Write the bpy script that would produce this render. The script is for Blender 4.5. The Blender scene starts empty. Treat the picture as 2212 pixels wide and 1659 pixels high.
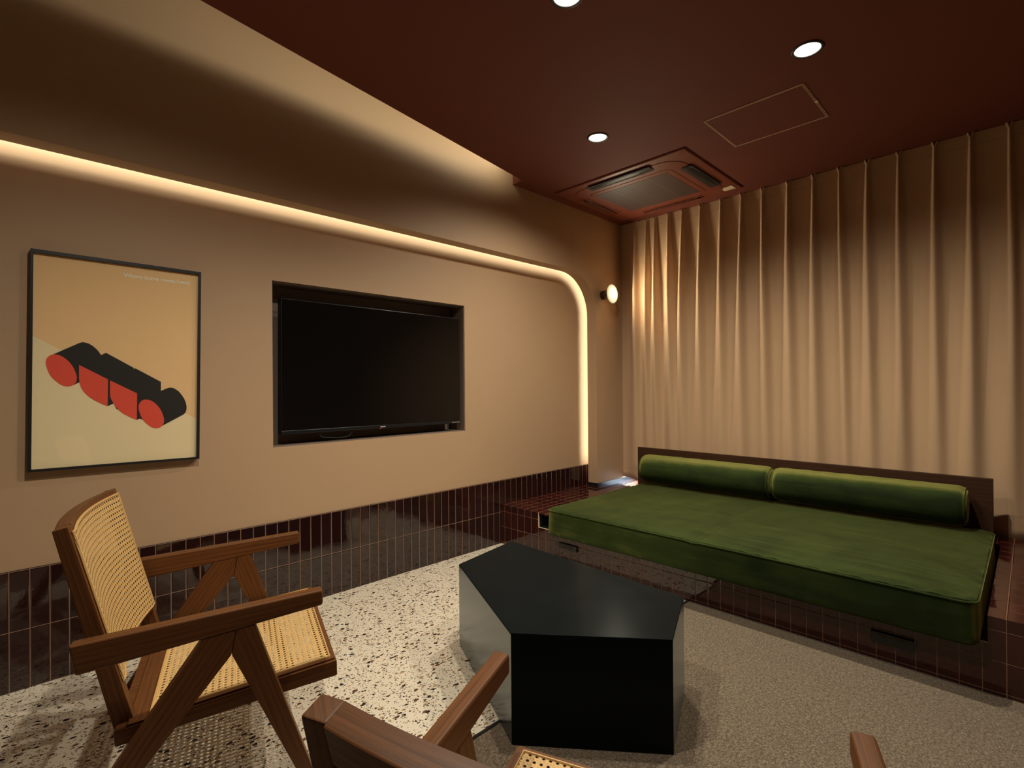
import bpy, bmesh, math, random
from mathutils import Vector, Matrix
random.seed(7)
S = bpy.context.scene
COL = S.collection
PI = math.pi

# ------------------------------------------------------------------ helpers
def tag(o, label=None, cat=None, group=None, kind=None):
    if label: o['label'] = label
    if cat: o['category'] = cat
    if group: o['group'] = group
    if kind: o['kind'] = kind
    return o

def empty(name, loc=(0, 0, 0), rz=0.0):
    o = bpy.data.objects.new(name, None)
    o.empty_display_size = .05
    COL.objects.link(o)
    o.location = loc
    o.rotation_euler = (0, 0, rz)
    return o

def obj(name, bm, mat, parent=None, smooth=False, auto=None):
    bmesh.ops.recalc_face_normals(bm, faces=bm.faces[:])
    me = bpy.data.meshes.new(name)
    bm.to_mesh(me); bm.free()
    for m in (mat if isinstance(mat, (list, tuple)) else [mat]):
        me.materials.append(m)
    if smooth:
        for p in me.polygons: p.use_smooth = True
    if auto is not None:
        for p in me.polygons: p.use_smooth = True
        me.set_sharp_from_angle(angle=math.radians(auto))
    o = bpy.data.objects.new(name, me)
    COL.objects.link(o)
    if parent: o.parent = parent
    if auto == 40:
        md = o.modifiers.new('normals', 'WEIGHTED_NORMAL'); md.keep_sharp = True
    return o

def B(): 
    bm = bmesh.new(); bm.loops.layers.uv.new('UVMap'); return bm

def box(bm, a, b, uvf=None, mi=0):
    """axis aligned box; uvf(axis, point)->(u,v)"""
    x0, y0, z0 = a; x1, y1, z1 = b
    v = [bm.verts.new(p) for p in ((x0,y0,z0),(x1,y0,z0),(x1,y1,z0),(x0,y1,z0),(x0,y0,z1),(x1,y0,z1),(x1,y1,z1),(x0,y1,z1))]
    uv = bm.loops.layers.uv.active
    out = []
    for ids, ax in (((0,3,2,1),2),((4,5,6,7),2),((0,1,5,4),1),((2,3,7,6),1),((0,4,7,3),0),((1,2,6,5),0)):
        f = bm.faces.new([v[i] for i in ids]); f.material_index = mi; out.append(f)
        if uv:
            for l in f.loops:
                p = l.vert.co
                l[uv].uv = uvf(ax, p) if uvf else ((p.y, p.z) if ax == 0 else (p.x, p.z) if ax == 1 else (p.x, p.y))
    return out

def prism(bm, poly, y0, y1, plane='xz', uvdir=None, bev=0.0, seg=2):
    """poly in plane coords extruded along the third axis; uv along uvdir"""
    def P(a, c, t): return (a, t, c) if plane == 'xz' else ((t, a, c) if plane == 'yz' else (a, c, t))
    old = set(bm.faces)
    va = [bm.verts.new(P(a, c, y0)) for a, c in poly]
    vb = [bm.verts.new(P(a, c, y1)) for a, c in poly]
    n = len(poly); fs = [bm.faces.new(va), bm.faces.new(vb[::-1])]
    for i in range(n):
        fs.append(bm.faces.new((va[i], vb[i], vb[(i+1) % n], va[(i+1) % n])))
    bmesh.ops.recalc_face_normals(bm, faces=fs)
    if bev:
        es = list({e for f in fs for e in f.edges})
        r = bmesh.ops.bevel(bm, geom=es, offset=bev, segments=seg, profile=.5, affect='EDGES')
        fs = [f for f in bm.faces if f not in old]
    uv = bm.loops.layers.uv.active
    if uv and uvdir:
        d = Vector(uvdir).normalized(); q = Vector((-d.y, d.x)); k = random.uniform(0, 5)
        for f in fs:
            if not f.is_valid: continue
            for l in f.loops:
                c = l.vert.co
                a, b_, t = (c.x, c.z, c.y) if plane == 'xz' else ((c.y, c.z, c.x) if plane == 'yz' else (c.x, c.y, c.z))
                l[uv].uv = (a*d.x + b_*d.y + k, a*q.x + b_*q.y + t*.9 + k*1.7)
    return fs

def lathe(bm, prof, seg=40, axis='z', c=(0, 0, 0), cap=True, mi=0):
    rings = []
    for r, h in prof:
        ring = []
        for i in range(seg):
            t = 2*PI*i/seg; a, b = r*math.cos(t), r*math.sin(t)
            p = (a, b, h) if axis == 'z' else ((a, h, b) if axis == 'y' else (h, a, b))
            ring.append(bm.verts.new((p[0]+c[0], p[1]+c[1], p[2]+c[2])))
        rings.append(ring)
    for A_, B_ in zip(rings, rings[1:]):
        for i in range(seg):
            f = bm.faces.new((A_[i], A_[(i+1) % seg], B_[(i+1) % seg], B_[i])); f.material_index = mi
    if cap:
        for r in (rings[0], rings[-1]):
            f = bm.faces.new(r); f.material_index = mi

def tube(bm, pts, r, seg=8, closed=False):
    pts = [Vector(p) for p in pts]; n = len(pts); rings = []
    up = Vector((0, 0, 1))
    for i, p in enumerate(pts):
        a = pts[(i-1) % n] if (closed or i > 0) else p
        b = pts[(i+1) % n] if (closed or i < n-1) else p
        t = (b-a).normalized()
        s = t.cross(up)
        if s.length < 1e-4: s = t.cross(Vector((1, 0, 0)))
        s.normalize(); q = s.cross(t)
        rings.append([bm.verts.new(p + r*(math.cos(2*PI*k/seg)*s + math.sin(2*PI*k/seg)*q)) for k in range(seg)])
    m = n if closed else n-1
    for i in range(m):
        A_, B_ = rings[i], rings[(i+1) % n]
        for k in range(seg):
            bm.faces.new((A_[k], A_[(k+1) % seg], B_[(k+1) % seg], B_[k]))
    if not closed:
        bm.faces.new(rings[0]); bm.faces.new(rings[-1])

def rrect(x0, y0, x1, y1, r, seg=8):
    pts = []
    for cx, cy, a0 in ((x1-r, y1-r, 0), (x0+r, y1-r, 90), (x0+r, y0+r, 180), (x1-r, y0+r, 270)):
        for i in range(seg+1):
            a = math.radians(a0 + 90*i/seg); pts.append((cx+r*math.cos(a), cy+r*math.sin(a)))
    return pts

# ------------------------------------------------------------------ materials
class NT:
    def __init__(s, name):
        s.m = bpy.data.materials.new(name); s.m.use_nodes = True
        s.t = s.m.node_tree; s.t.nodes.clear()
        s.out = s.t.nodes.new('ShaderNodeOutputMaterial')
    def n(s, typ, **kw):
        nd = s.t.nodes.new(typ)
        for k, v in kw.items():
            if k.startswith('i_'): nd.inputs[int(k[2:])].default_value = v
            else: setattr(nd, k, v)
        return nd
    def l(s, a, b): s.t.links.new(a, b)
    def math(s, op, a, b=None, c=None, clamp=False):
        nd = s.t.nodes.new('ShaderNodeMath'); nd.operation = op; nd.use_clamp = clamp
        for i, x in enumerate((a, b, c)):
            if x is None: continue
            if hasattr(x, 'is_linked') or hasattr(x, 'links'): s.l(x, nd.inputs[i])
            else: nd.inputs[i].default_value = x
        return nd.outputs[0]
    def mix(s, fac, a, b, blend='MIX'):
        nd = s.t.nodes.new('ShaderNodeMix'); nd.data_type = 'RGBA'; nd.blend_type = blend
        for i, x in ((0, fac), (6, a), (7, b)):
            if hasattr(x, 'links'): s.l(x, nd.inputs[i])
            else: nd.inputs[i].default_value = x if i == 0 else (*x, 1) if len(x) == 3 else x
        return nd.outputs[2]
    def ramp(s, fac, stops):
        nd = s.t.nodes.new('ShaderNodeValToRGB')
        while len(nd.color_ramp.elements) < len(stops): nd.color_ramp.elements.new(.5)
        for e, (p, c) in zip(nd.color_ramp.elements, stops):
            e.position = p; e.color = (*c, 1) if len(c) == 3 else c
        s.l(fac, nd.inputs[0]); return nd.outputs[0]
    def bsdf(s, color=(.8, .8, .8), rough=.5, metal=0, **kw):
        b = s.t.nodes.new('ShaderNodeBsdfPrincipled')
        def put(k, v):
            if hasattr(v, 'links'): s.l(v, b.inputs[k])
            else: b.inputs[k].default_value = (*v, 1) if isinstance(v, tuple) and len(v) == 3 else v
        put('Base Color', color); put('Roughness', rough); put('Metallic', metal)
        for k, v in kw.items(): put(k.replace('_', ' '), v)
        s.l(b.outputs[0], s.out.inputs[0]); s.b = b; return b
    def bump(s, h, strength=.3, dist=.01):
        nd = s.t.nodes.new('ShaderNodeBump'); nd.inputs['Strength'].default_value = strength; nd.inputs['Distance'].default_value = dist
        s.l(h, nd.inputs['Height']); s.l(nd.outputs[0], s.b.inputs['Normal']); return nd
    def obc(s): return s.t.nodes.new('ShaderNodeTexCoord').outputs['Object']
    def uvc(s): return s.t.nodes.new('ShaderNodeTexCoord').outputs['UV']
    def noise(s, vec, scale=5, detail=3, rough=.5, dist=0):
        nd = s.t.nodes.new('ShaderNodeTexNoise'); s.l(vec, nd.inputs['Vector'])
        nd.inputs['Scale'].default_value = scale; nd.inputs['Detail'].default_value = detail
        nd.inputs['Roughness'].default_value = rough; nd.inputs['Distortion'].default_value = dist
        return nd.outputs
    def mapping(s, vec, scale=(1, 1, 1), rot=(0, 0, 0), loc=(0, 0, 0)):
        nd = s.t.nodes.new('ShaderNodeMapping'); s.l(vec, nd.inputs[0])
        nd.inputs['Scale'].default_value = scale; nd.inputs['Rotation'].default_value = rot; nd.inputs['Location'].default_value = loc
        return nd.outputs[0]

def plain(name, color, rough=.5, metal=0, var=.06, scale=14, bump=.0, **kw):
    t = NT(name); v = t.obc(); nz = t.noise(v, scale, 4)
    c2 = tuple(x*(1-var) for x in color); c1 = tuple(min(1, x*(1+var)) for x in color)
    t.bsdf(t.mix(nz[0], c2, c1), rough, metal, **kw)
    if bump: t.bump(t.noise(v, scale*8, 3)[0], bump, .003)
    return t.m

def paint(name, color, rough=.6, bump=.06):
    t = NT(name); v = t.obc()
    n1 = t.noise(v, 1.3, 3)[0]; n2 = t.noise(v, 160, 2)[0]
    t.bsdf(t.mix(n1, tuple(x*.95 for x in color), tuple(x*1.05 for x in color)), rough)
    t.bump(n2, bump, .002)
    return t.m

def tile_mat(name, gu, gv, base=(.020, .0062, .0060), pu=.06, pv=.24, ior=1.68):
    t = NT(name); uv = t.uvc(); sep = t.n('ShaderNodeSeparateXYZ'); t.l(uv, sep.inputs[0])
    u, v = sep.outputs[0], sep.outputs[1]
    fu, fv = t.math('FRACT', u), t.math('FRACT', v)
    du = t.math('SUBTRACT', .5, t.math('ABSOLUTE', t.math('SUBTRACT', fu, .5)))
    dv = t.math('SUBTRACT', .5, t.math('ABSOLUTE', t.math('SUBTRACT', fv, .5)))
    mu = t.math('LESS_THAN', du, gu/2); mv = t.math('LESS_THAN', dv, gv/2)
    grout = t.math('MAXIMUM', mu, mv)
    cell = t.n('ShaderNodeCombineXYZ'); t.l(t.math('FLOOR', u), cell.inputs[0]); t.l(t.math('FLOOR', v), cell.inputs[1])
    wn = t.n('ShaderNodeTexWhiteNoise', noise_dimensions='2D'); t.l(cell.outputs[0], wn.inputs['Vector'])
    r = t.n('ShaderNodeSeparateColor'); t.l(wn.outputs['Color'], r.inputs[0])
    obj_n = t.noise(t.obc(), 30, 3)
    k = t.math('ADD', .75, t.math('MULTIPLY', r.outputs[2], .5))
    tc = t.mix(obj_n[0], tuple(x*.8 for x in base), tuple(x*1.25 for x in base))
    km = t.n('ShaderNodeVectorMath', operation='SCALE'); t.l(tc, km.inputs[0]); t.l(k, km.inputs['Scale'])
    col = t.mix(grout, km.outputs[0], (.27, .145, .082))
    rough = t.math('ADD', .06, t.math('MULTIPLY', grout, .45))
    t.bsdf(col, rough, IOR=ior)
    # height in metres: rounded tile edge plus a slight tilt of every tile
    eu = t.math('MULTIPLY', t.math('SUBTRACT', du, gu/2), pu); ev = t.math('MULTIPLY', t.math('SUBTRACT', dv, gv/2), pv)
    e = t.math('MINIMUM', t.math('MULTIPLY', t.math('MINIMUM', eu, ev), 1/.004), 1)
    e = t.math('MAXIMUM', e, -.3)
    h = t.math('MULTIPLY', t.math('SUBTRACT', 1, t.math('POWER', t.math('SUBTRACT', 1, e), 2)), .0008)
    tu = t.math('MULTIPLY', t.math('MULTIPLY', t.math('SUBTRACT', fu, .5), t.math('SUBTRACT', r.outputs[0], .5)), pu*.030)
    tv = t.math('MULTIPLY', t.math('MULTIPLY', t.math('SUBTRACT', fv, .5), t.math('SUBTRACT', r.outputs[1], .5)), pv*.022)
    wob = t.math('MULTIPLY', t.noise(t.obc(), 22, 2)[0], .0003)
    h = t.math('ADD', t.math('ADD', h, wob), t.math('ADD', tu, tv))
    t.bump(h, 1.0, 1.0)
    return t.m

def wood(name, dark, light, rough=.44, k=1.0):
    t = NT(name); v = t.uvc()
    w = t.noise(t.mapping(v, (3.5*k, 80*k, 1)), 1.6, 6, .62, .6)[0]
    fine = t.noise(t.mapping(v, (9*k, 420*k, 1)), 1.0, 3, .6)[0]
    wv = t.n('ShaderNodeTexWave', wave_type='BANDS', bands_direction='Y', wave_profile='SAW')
    t.l(t.mapping(v, (1.2*k, 24*k, 1)), wv.inputs['Vector']); wv.inputs['Scale'].default_value = 1.0
    wv.inputs['Distortion'].default_value = 5.5; wv.inputs['Detail'].default_value = 3; wv.inputs['Detail Scale'].default_value = .7
    f = t.math('ADD', t.math('MULTIPLY', w, .55), t.math('ADD', t.math('MULTIPLY', wv.outputs['Fac'], .2), t.math('MULTIPLY', fine, .25)))
    mid = tuple((a+b)/2 for a, b in zip(dark, light))
    col = t.ramp(f, [(.22, dark), (.48, mid), (.80, light)])
    blot = t.noise(t.mapping(v, (4, 9, 1)), 1.5, 2)[0]
    col = t.mix(t.math('MULTIPLY', blot, .35), col, tuple(x*.75 for x in mid))
    t.bsdf(col, t.math('ADD', rough-.06, t.math('MULTIPLY', fine, .14)), IOR=1.27)
    t.bump(t.math('ADD', fine, w), .12, .002)
    return t.m

def cane_mat(name, pitch=.0145, tone=(.66, .42, .165), hole=.185):
    t = NT(name); uv = t.uvc()
    mp = t.mapping(uv, (1/pitch, 1/pitch, 1)); sep = t.n('ShaderNodeSeparateXYZ'); t.l(mp, sep.inputs[0])
    a = t.math('ABSOLUTE', t.math('SUBTRACT', t.math('FRACT', sep.outputs[0]), .5))
    b = t.math('ABSOLUTE', t.math('SUBTRACT', t.math('FRACT', sep.outputs[1]), .5))
    oct_ = t.math('MAXIMUM', t.math('MAXIMUM', a, b), t.math('MULTIPLY', t.math('ADD', a, b), .72))
    big = t.math('LESS_THAN', oct_, hole)
    # small triangular openings between the paired strands
    a2 = t.math('SUBTRACT', .5, a); b2 = t.math('SUBTRACT', .5, b)
    s1 = t.math('LESS_THAN', t.math('ADD', a2, t.math('ABSOLUTE', t.math('SUBTRACT', b2, .27))), .055)
    s2 = t.math('LESS_THAN', t.math('ADD', b2, t.math('ABSOLUTE', t.math('SUBTRACT', a2, .27))), .055)
    hol = t.math('MAXIMUM', big, t.math('MAXIMUM', s1, s2))
    # strand relief
    st = t.math('SINE', t.math('MULTIPLY', sep.outputs[0], 4*PI)); st2 = t.math('SINE', t.math('MULTIPLY', sep.outputs[1], 4*PI))
    d1 = t.math('SINE', t.math('MULTIPLY', t.math('ADD', sep.outputs[0], sep.outputs[1]), 2*PI))
    d2 = t.math('SINE', t.math('MULTIPLY', t.math('SUBTRACT', sep.outputs[0], sep.outputs[1]), 2*PI))
    hgt = t.math('ADD', t.math('MAXIMUM', st, st2), t.math('MULTIPLY', t.math('MAXIMUM', d1, d2), .8))
    nz = t.noise(t.mapping(uv, (60, 60, 1)), 1, 3)[0]
    rim = t.math('MULTIPLY', t.math('SUBTRACT', oct_, hole), 6, clamp=True)
    col = t.mix(nz, tuple(x*.80 for x in tone), tuple(x*1.2 for x in tone))
    col = t.mix(rim, tuple(x*.42 for x in tone), col)
    t.bsdf(col, .5, Alpha=t.math('SUBTRACT', 1, hol))
    t.bump(hgt, .5, .0012)
    return t.m

def terrazzo():
    t = NT('terrazzo'); v = t.obc()
    base = t.mix(t.noise(v, 3, 4)[0], (.66, .585, .46), (.76, .69, .565))
    base = t.mix(t.math('MULTIPLY', t.noise(v, 300, 2)[0], .10), base, (.45, .38, .29))
    warp = t.noise(v, 60, 2)[1]
    wv = t.n('ShaderNodeVectorMath', operation='MULTIPLY_ADD'); t.l(warp, wv.inputs[0]); wv.inputs[1].default_value = (.004, .004, 0); t.l(v, wv.inputs[2])
    col = base
    chips = [  # scale, keep threshold, edge shrink, rotation, stretch, colour set
        (36, .22, .20, .4, 1.45, [(.095, .042, .024), (.40, .27, .15), (.15, .065, .038), (.44, .32, .18)]),
        (40, .10, .20, 1.3, 1.3, [(.008, .008, .010), (.012, .012, .014), (.008, .008, .010)]),
        (84, .22, .20, 2.1, 1.3, [(.008, .008, .010), (.12, .055, .033), (.42, .30, .17), (.010, .010, .012)]),
        (150, .22, .16, .9, 1.1, [(.010, .010, .012), (.05, .03, .02), (.010, .010, .012)])]
    for sc, keep, shr, rot, st, cols in chips:
        m = t.mapping(wv.outputs[0], (1, st, 0), (0, 0, rot), (rot*3.1, rot*1.7, 0))
        vo = t.n('ShaderNodeTexVoronoi', feature='F1', voronoi_dimensions='2D'); t.l(m, vo.inputs['Vector']); vo.inputs['Scale'].default_value = sc
        ve = t.n('ShaderNodeTexVoronoi', feature='DISTANCE_TO_EDGE', voronoi_dimensions='2D'); t.l(m, ve.inputs['Vector']); ve.inputs['Scale'].default_value = sc
        rc = t.n('ShaderNodeSeparateColor'); t.l(vo.outputs['Color'], rc.inputs[0])
        ok = t.math('LESS_THAN', rc.outputs[0], keep)
        lim = t.math('ADD', shr*.55, t.math('MULTIPLY', rc.outputs[1], shr*1.1))
        near = t.math('LESS_THAN', vo.outputs['Distance'], .42)
        ins = t.math('GREATER_THAN', ve.outputs['Distance'], lim)
        fac = t.math('MULTIPLY', t.math('MULTIPLY', ok, ins), near)
        n = len(cols); cc = t.ramp(rc.outputs[2], [(i/n, c) for i, c in enumerate(cols)])
        cc.node.color_ramp.interpolation = 'CONSTANT'
        col = t.mix(fac, col, cc)
    t.bsdf(col, .32, IOR=1.45)
    return t.m

def carpet_mat():
    t = NT('carpet_pile'); v = t.obc()
    n1 = t.noise(v, 300, 3, .75)[0]; n2 = t.noise(v, 105, 3, .7)[0]; n3 = t.noise(v, 2.2, 3)[0]
    f = t.math('ADD', t.math('MULTIPLY', n1, .6), t.math('MULTIPLY', n2, .4))
    c = t.ramp(f, [(.37, (.040, .029, .020)), (.5, (.160, .121, .082)), (.63, (.40, .315, .222))])
    c = t.mix(t.math('MULTIPLY', n3, .25), c, (.17, .13, .09))
    t.bsdf(c, .95, IOR=1.2, Sheen_Weight=.15)
    t.bump(f, .8, .006)
    return t.m

def velvet(name, flat):
    t = NT(name); v = t.obc()
    st = t.noise(t.mapping(v, (26, 2.2, 20)), 1.0, 5, .62, .6)[0]; n2 = t.noise(v, 2.6, 3, .55, .8)[0]; n3 = t.noise(v, 500, 2)[0]
    f = t.math('ADD', t.math('MULTIPLY', st, .5), t.math('MULTIPLY', n2, .5))
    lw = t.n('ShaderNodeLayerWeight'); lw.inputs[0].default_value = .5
    nap_sheen = t.math('MULTIPLY', lw.outputs['Facing'], 2.6, clamp=True)      # velvet sheen painted into the colour, paler at slanting view angles
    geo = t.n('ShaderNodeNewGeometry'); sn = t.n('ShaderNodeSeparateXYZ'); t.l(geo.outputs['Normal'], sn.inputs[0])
    up = t.math('MULTIPLY', t.math('SUBTRACT', sn.outputs[2], .55), 3.0, clamp=True)     # weakens the painted sheen on faces turned up
    nap_sheen = t.math('MULTIPLY', nap_sheen, t.math('SUBTRACT', 1, t.math('MULTIPLY', up, flat)))
    nap_sheen = t.math('MULTIPLY', nap_sheen, t.math('ADD', t.math('MULTIPLY', sn.outputs[2], 1.5), .8, clamp=True))     # fades the painted sheen on faces turned down
    g = t.math('ADD', t.math('MULTIPLY', nap_sheen, .62), t.math('MULTIPLY', t.math('SUBTRACT', f, .5), .9))
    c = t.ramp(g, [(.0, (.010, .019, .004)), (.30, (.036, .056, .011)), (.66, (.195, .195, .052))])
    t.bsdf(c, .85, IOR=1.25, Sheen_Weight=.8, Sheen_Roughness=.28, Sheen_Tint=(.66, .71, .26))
    t.bump(t.math('ADD', t.math('MULTIPLY', f, 1.0), t.math('MULTIPLY', n3, .1)), .35, .008)
    return t.m

def curtain_mat():
    t = NT('curtain_cloth'); v = t.obc()
    fine = t.noise(t.mapping(v, (1, 500, 900)), 1, 2)[0]
    c = t.mix(t.noise(v, 2, 3)[0], (.52, .345, .205), (.58, .39, .24))
    sep = t.n('ShaderNodeSeparateXYZ'); t.l(v, sep.inputs[0])
    hem = t.math('LESS_THAN', t.math('ABSOLUTE', t.math('SUBTRACT', sep.outputs[2], .425)), .0016)
    head = t.math('LESS_THAN', t.math('ABSOLUTE', t.math('SUBTRACT', sep.outputs[2], 2.615)), .0014)
    c = t.mix(t.math('MULTIPLY', t.math('MAXIMUM', hem, head), .5), c, (.25, .17, .11))
    t.bsdf(c, .9, IOR=1.3, Sheen_Weight=.2)
    t.bump(fine, .15, .001)
    return t.m

def emit(name, color, s):
    t = NT(name); e = t.n('ShaderNodeEmission'); e.inputs[0].default_value = (*color, 1); e.inputs[1].default_value = s
    t.l(e.outputs[0], t.out.inputs[0]); return t.m

def glass_pane(name, tint=(1, 1, 1), refl=1.0, rough=.02):
    t = NT(name); tr = t.n('ShaderNodeBsdfTransparent'); tr.inputs[0].default_value = (*tint, 1)
    gl = t.n('ShaderNodeBsdfGlossy'); gl.inputs['Roughness'].default_value = rough
    lw = t.n('ShaderNodeLayerWeight'); lw.inputs[0].default_value = .5
    fr = t.math('ADD', .04, t.math('MULTIPLY', t.math('POWER', lw.outputs['Facing'], 5), .96))
    mx = t.n('ShaderNodeMixShader'); t.l(t.math('MULTIPLY', fr, refl, clamp=True), mx.inputs[0])
    t.l(tr.outputs[0], mx.inputs[1]); t.l(gl.outputs[0], mx.inputs[2]); t.l(mx.outputs[0], t.out.inputs[0])
    return t.m

def steel(name, ior, r0, gain):
    t = NT(name); v = t.obc()
    n = t.noise(t.mapping(v, (3, 3, 60)), 1.0, 5, .7)[0]; n2 = t.noise(v, 6, 4)[0]
    c = t.mix(n2, (.0026, .0046, .0056), (.0056, .0086, .0100))
    r = t.math('ADD', r0, t.math('MULTIPLY', t.math('ADD', n, n2), .07))
    b = t.n('ShaderNodeBsdfDiffuse'); t.l(c, b.inputs[0])
    lw = t.n('ShaderNodeLayerWeight'); lw.inputs[0].default_value = .5
    fr = t.math('ADD', .006, t.math('MULTIPLY', t.math('POWER', lw.outputs['Facing'], ior), gain))
    gl = t.n('ShaderNodeBsdfGlossy'); gl.inputs[0].default_value = (.86, .93, 1, 1); t.l(r, gl.inputs['Roughness'])
    mx = t.n('ShaderNodeMixShader'); t.l(fr, mx.inputs[0]); t.l(b.outputs[0], mx.inputs[1]); t.l(gl.outputs[0], mx.inputs[2]); t.l(mx.outputs[0], t.out.inputs[0])
    return t.m

M = dict(
    plaster=paint('beige_plaster', (.46, .302, .180)),
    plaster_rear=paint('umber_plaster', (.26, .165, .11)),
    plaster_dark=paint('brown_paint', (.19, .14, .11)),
    ceiling=paint('oxblood_ceiling_paint', (.165, .036, .019), .75, .03),
    cavity=paint('cove_paint', (.60, .45, .32)),
    tile_wall=tile_mat('glazed_wall_tile', .050, .011, pu=.0605, pv=.238),
    tile_step=tile_mat('glazed_step_tile', .036, .016, base=(.038, .0062, .0055), pu=.0684, pv=.112, ior=1.62),
    wood=wood('walnut_stained_oak', (.042, .0165, .0056), (.205, .077, .0245)),
    board=wood('dark_walnut_board', (.026, .011, .006), (.075, .034, .018), .45, .6),
    cane=cane_mat('woven_cane'), cord=plain('cane_spline', (.55, .34, .13), .5, var=.15, scale=60),
    terrazzo=terrazzo(), carpet=carpet_mat(), velvet=velvet('green_velvet', .74), velvet_round=velvet('green_velvet_bolster', .0), curtain=curtain_mat(), steel=steel('blackened_steel', 3.4, .14, .95), steel_top=steel('blackened_steel_top', 4.6, .17, .20),
    black=plain('black_metal', (.012, .012, .013), .4), black_gloss=plain('black_plastic', (.010, .011, .012), .28),
    screen=plain('screen_glass', (.0035, .003, .003), .12, IOR=1.5, var=.02),
    red_plastic=plain('oxblood_plastic', (.20, .046, .024), .45), dark_flap=plain('grey_flap', (.075, .066, .055), .4),
    filter=None, white=plain('white_enamel', (.75, .74, .70), .3), bronze=plain('dark_bronze', (.10, .07, .045), .35, .8), brass=plain('aged_brass', (.55, .38, .18), .3, 1.0),
    trim_line=plain('aluminium_bead', (.70, .52, .38), .45), label=plain('paper_label', (.75, .62, .42), .6),
    paper_tan=plain('poster_tan', (.90, .60, .30), .75, var=.02, scale=3), paper_cream=plain('poster_cream', (.90, .75, .46), .75, var=.02, scale=3),
    ink_black=plain('poster_black', (.010, .010, .009), .7), ink_red=plain('poster_red', (.80, .085, .045), .7),
    ink_text=plain('poster_lettering', (1, .93, .76), .7), glass=glass_pane('picture_glass', refl=1.0),
    window_glass=glass_pane('window_glass'), silver=plain('silver_print', (.6, .6, .6), .4), redled=emit('red_standby_lamp', (1, .05, .08), 1.2),
    grey_frame=plain('grey_window_frame', (.2, .2, .2), .4),
)
def filt():
    t = NT('filter_mesh'); v = t.obc(); mp = t.mapping(v, (1/.008,)*3); sep = t.n('ShaderNodeSeparateXYZ'); t.l(mp, sep.inputs[0])
    a = t.math('ABSOLUTE', t.math('SUBTRACT', t.math('FRACT', sep.outputs[0]), .5)); b = t.math('ABSOLUTE', t.math('SUBTRACT', t.math('FRACT', sep.outputs[1]), .5))
    g = t.math('GREATER_THAN', t.math('MAXIMUM', a, b), .36)
    t.bsdf(t.mix(g, (.016, .009, .008), (.115, .066, .056)), .5); return t.m
M['filter'] = filt()

# ------------------------------------------------------------------ main dimensions
D = 2.847       # tiled face of the left wall
YO = 2.70       # front face of the arch wall
X1 = 2.70       # front of the tiled platform
ZP = .297       # platform top
H = 2.69        # ceiling
XL = -1.7; YR = -2.3; XB = 4.42

# ------------------------------------------------------------------ setting
bm = B(); box(bm, (XL, 1.352, -.08), (X1+.02, D+.02, 0)); o = obj('floor', bm, M['terrazzo'])
tag(o, 'cream terrazzo floor with black and brown stone chips', 'floor', kind='structure')
bm = B(); box(bm, (XL, YR, -.08), (X1+.02, 1.340, -.001)); o = obj('carpet', bm, M['carpet'])
tag(o, 'grey beige speckled carpet laid in front of the tiled platform', 'carpet')
bm = B(); box(bm, (XL, 1.340, -.07), (X1+.02, 1.352, .0025)); o = obj('trim_1', bm, M['black'])
tag(o, 'thin black strip between terrazzo floor and carpet', 'trim', kind='structure')

uvw = lambda ax, p: ((p.x-.019)/.0605, p.z/.238) if ax == 1 else (p.y/.0605, p.z/.238)
bm = B(); box(bm, (XL, D, 0), (3.9, 3.1, .479), uvw); o = obj('wall_left_base', bm, M['tile_wall'])
tag(o, 'band of dark glazed upright tiles along the foot of the left wall', 'wall', kind='structure')

# plaster panel with the television niche
NX0, NX1, NZ0, NZ1 = 1.030, 2.356, .877, 1.772
bm = B(); yp = D+.006
for a, b in (((XL, .479), (NX0, 2.32)), ((NX1, .479), (3.95, 2.32)), ((NX0, .479), (NX1, NZ0)), ((NX0, NZ1), (NX1, 2.32))):
    box(bm, (a[0], yp, a[1]), (b[0], 3.1, b[1]))
bmesh.ops.remove_doubles(bm, verts=bm.verts[:], dist=1e-5)
o = obj('wall_left', bm, M['plaster']); tag(o, 'beige plaster wall panel with recessed television niche', 'wall', kind='structure')
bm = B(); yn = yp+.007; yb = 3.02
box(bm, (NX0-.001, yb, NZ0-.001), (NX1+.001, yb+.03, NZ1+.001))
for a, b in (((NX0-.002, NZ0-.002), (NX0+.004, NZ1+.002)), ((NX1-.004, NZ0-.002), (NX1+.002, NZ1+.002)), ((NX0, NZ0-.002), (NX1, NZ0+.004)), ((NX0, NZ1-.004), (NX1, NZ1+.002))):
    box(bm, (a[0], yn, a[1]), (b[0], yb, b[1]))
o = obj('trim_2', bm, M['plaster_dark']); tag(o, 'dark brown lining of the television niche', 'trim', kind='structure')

# arch wall in front of the panel
AX, AZ, AR = 3.733, 2.165, .36
def arch(off, n=20):
    pts = [(XL, AZ+off), (AX-AR, AZ+off)]
    for i in range(1, n+1):
        a = PI/2*(1-i/n); pts.append((AX-AR+(AR+off)*math.cos(a), AZ-AR+(AR+off)*math.sin(a)))
    pts.append((AX+off, ZP))
    return pts
def strip(bm, o0, o1, y0, y1):
    a, b = arch(o0), arch(o1)
    va = [[bm.verts.new((p[0], y, p[1])) for p in a] for y in (y0, y1)]
    vb = [[bm.verts.new((p[0], y, p[1])) for p in b] for y in (y0, y1)]
    for i in range(len(a)-1):
        bm.faces.new((va[0][i], va[0][i+1], vb[0][i+1], vb[0][i])); bm.faces.new((va[1][i], va[1][i+1], vb[1][i+1], vb[1][i]))
        bm.faces.new((va[0][i], va[0][i+1], va[1][i+1], va[1][i])); bm.faces.new((vb[0][i], vb[0][i+1], vb[1][i+1], vb[1][i]))
    for i in (0, len(a)-1): bm.faces.new((va[0][i], va[1][i], vb[1][i], vb[0][i]))
bm = B()
poly = arch(0) + [(XB, ZP), (XB, 3.4), (XL, 3.4)]
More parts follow.
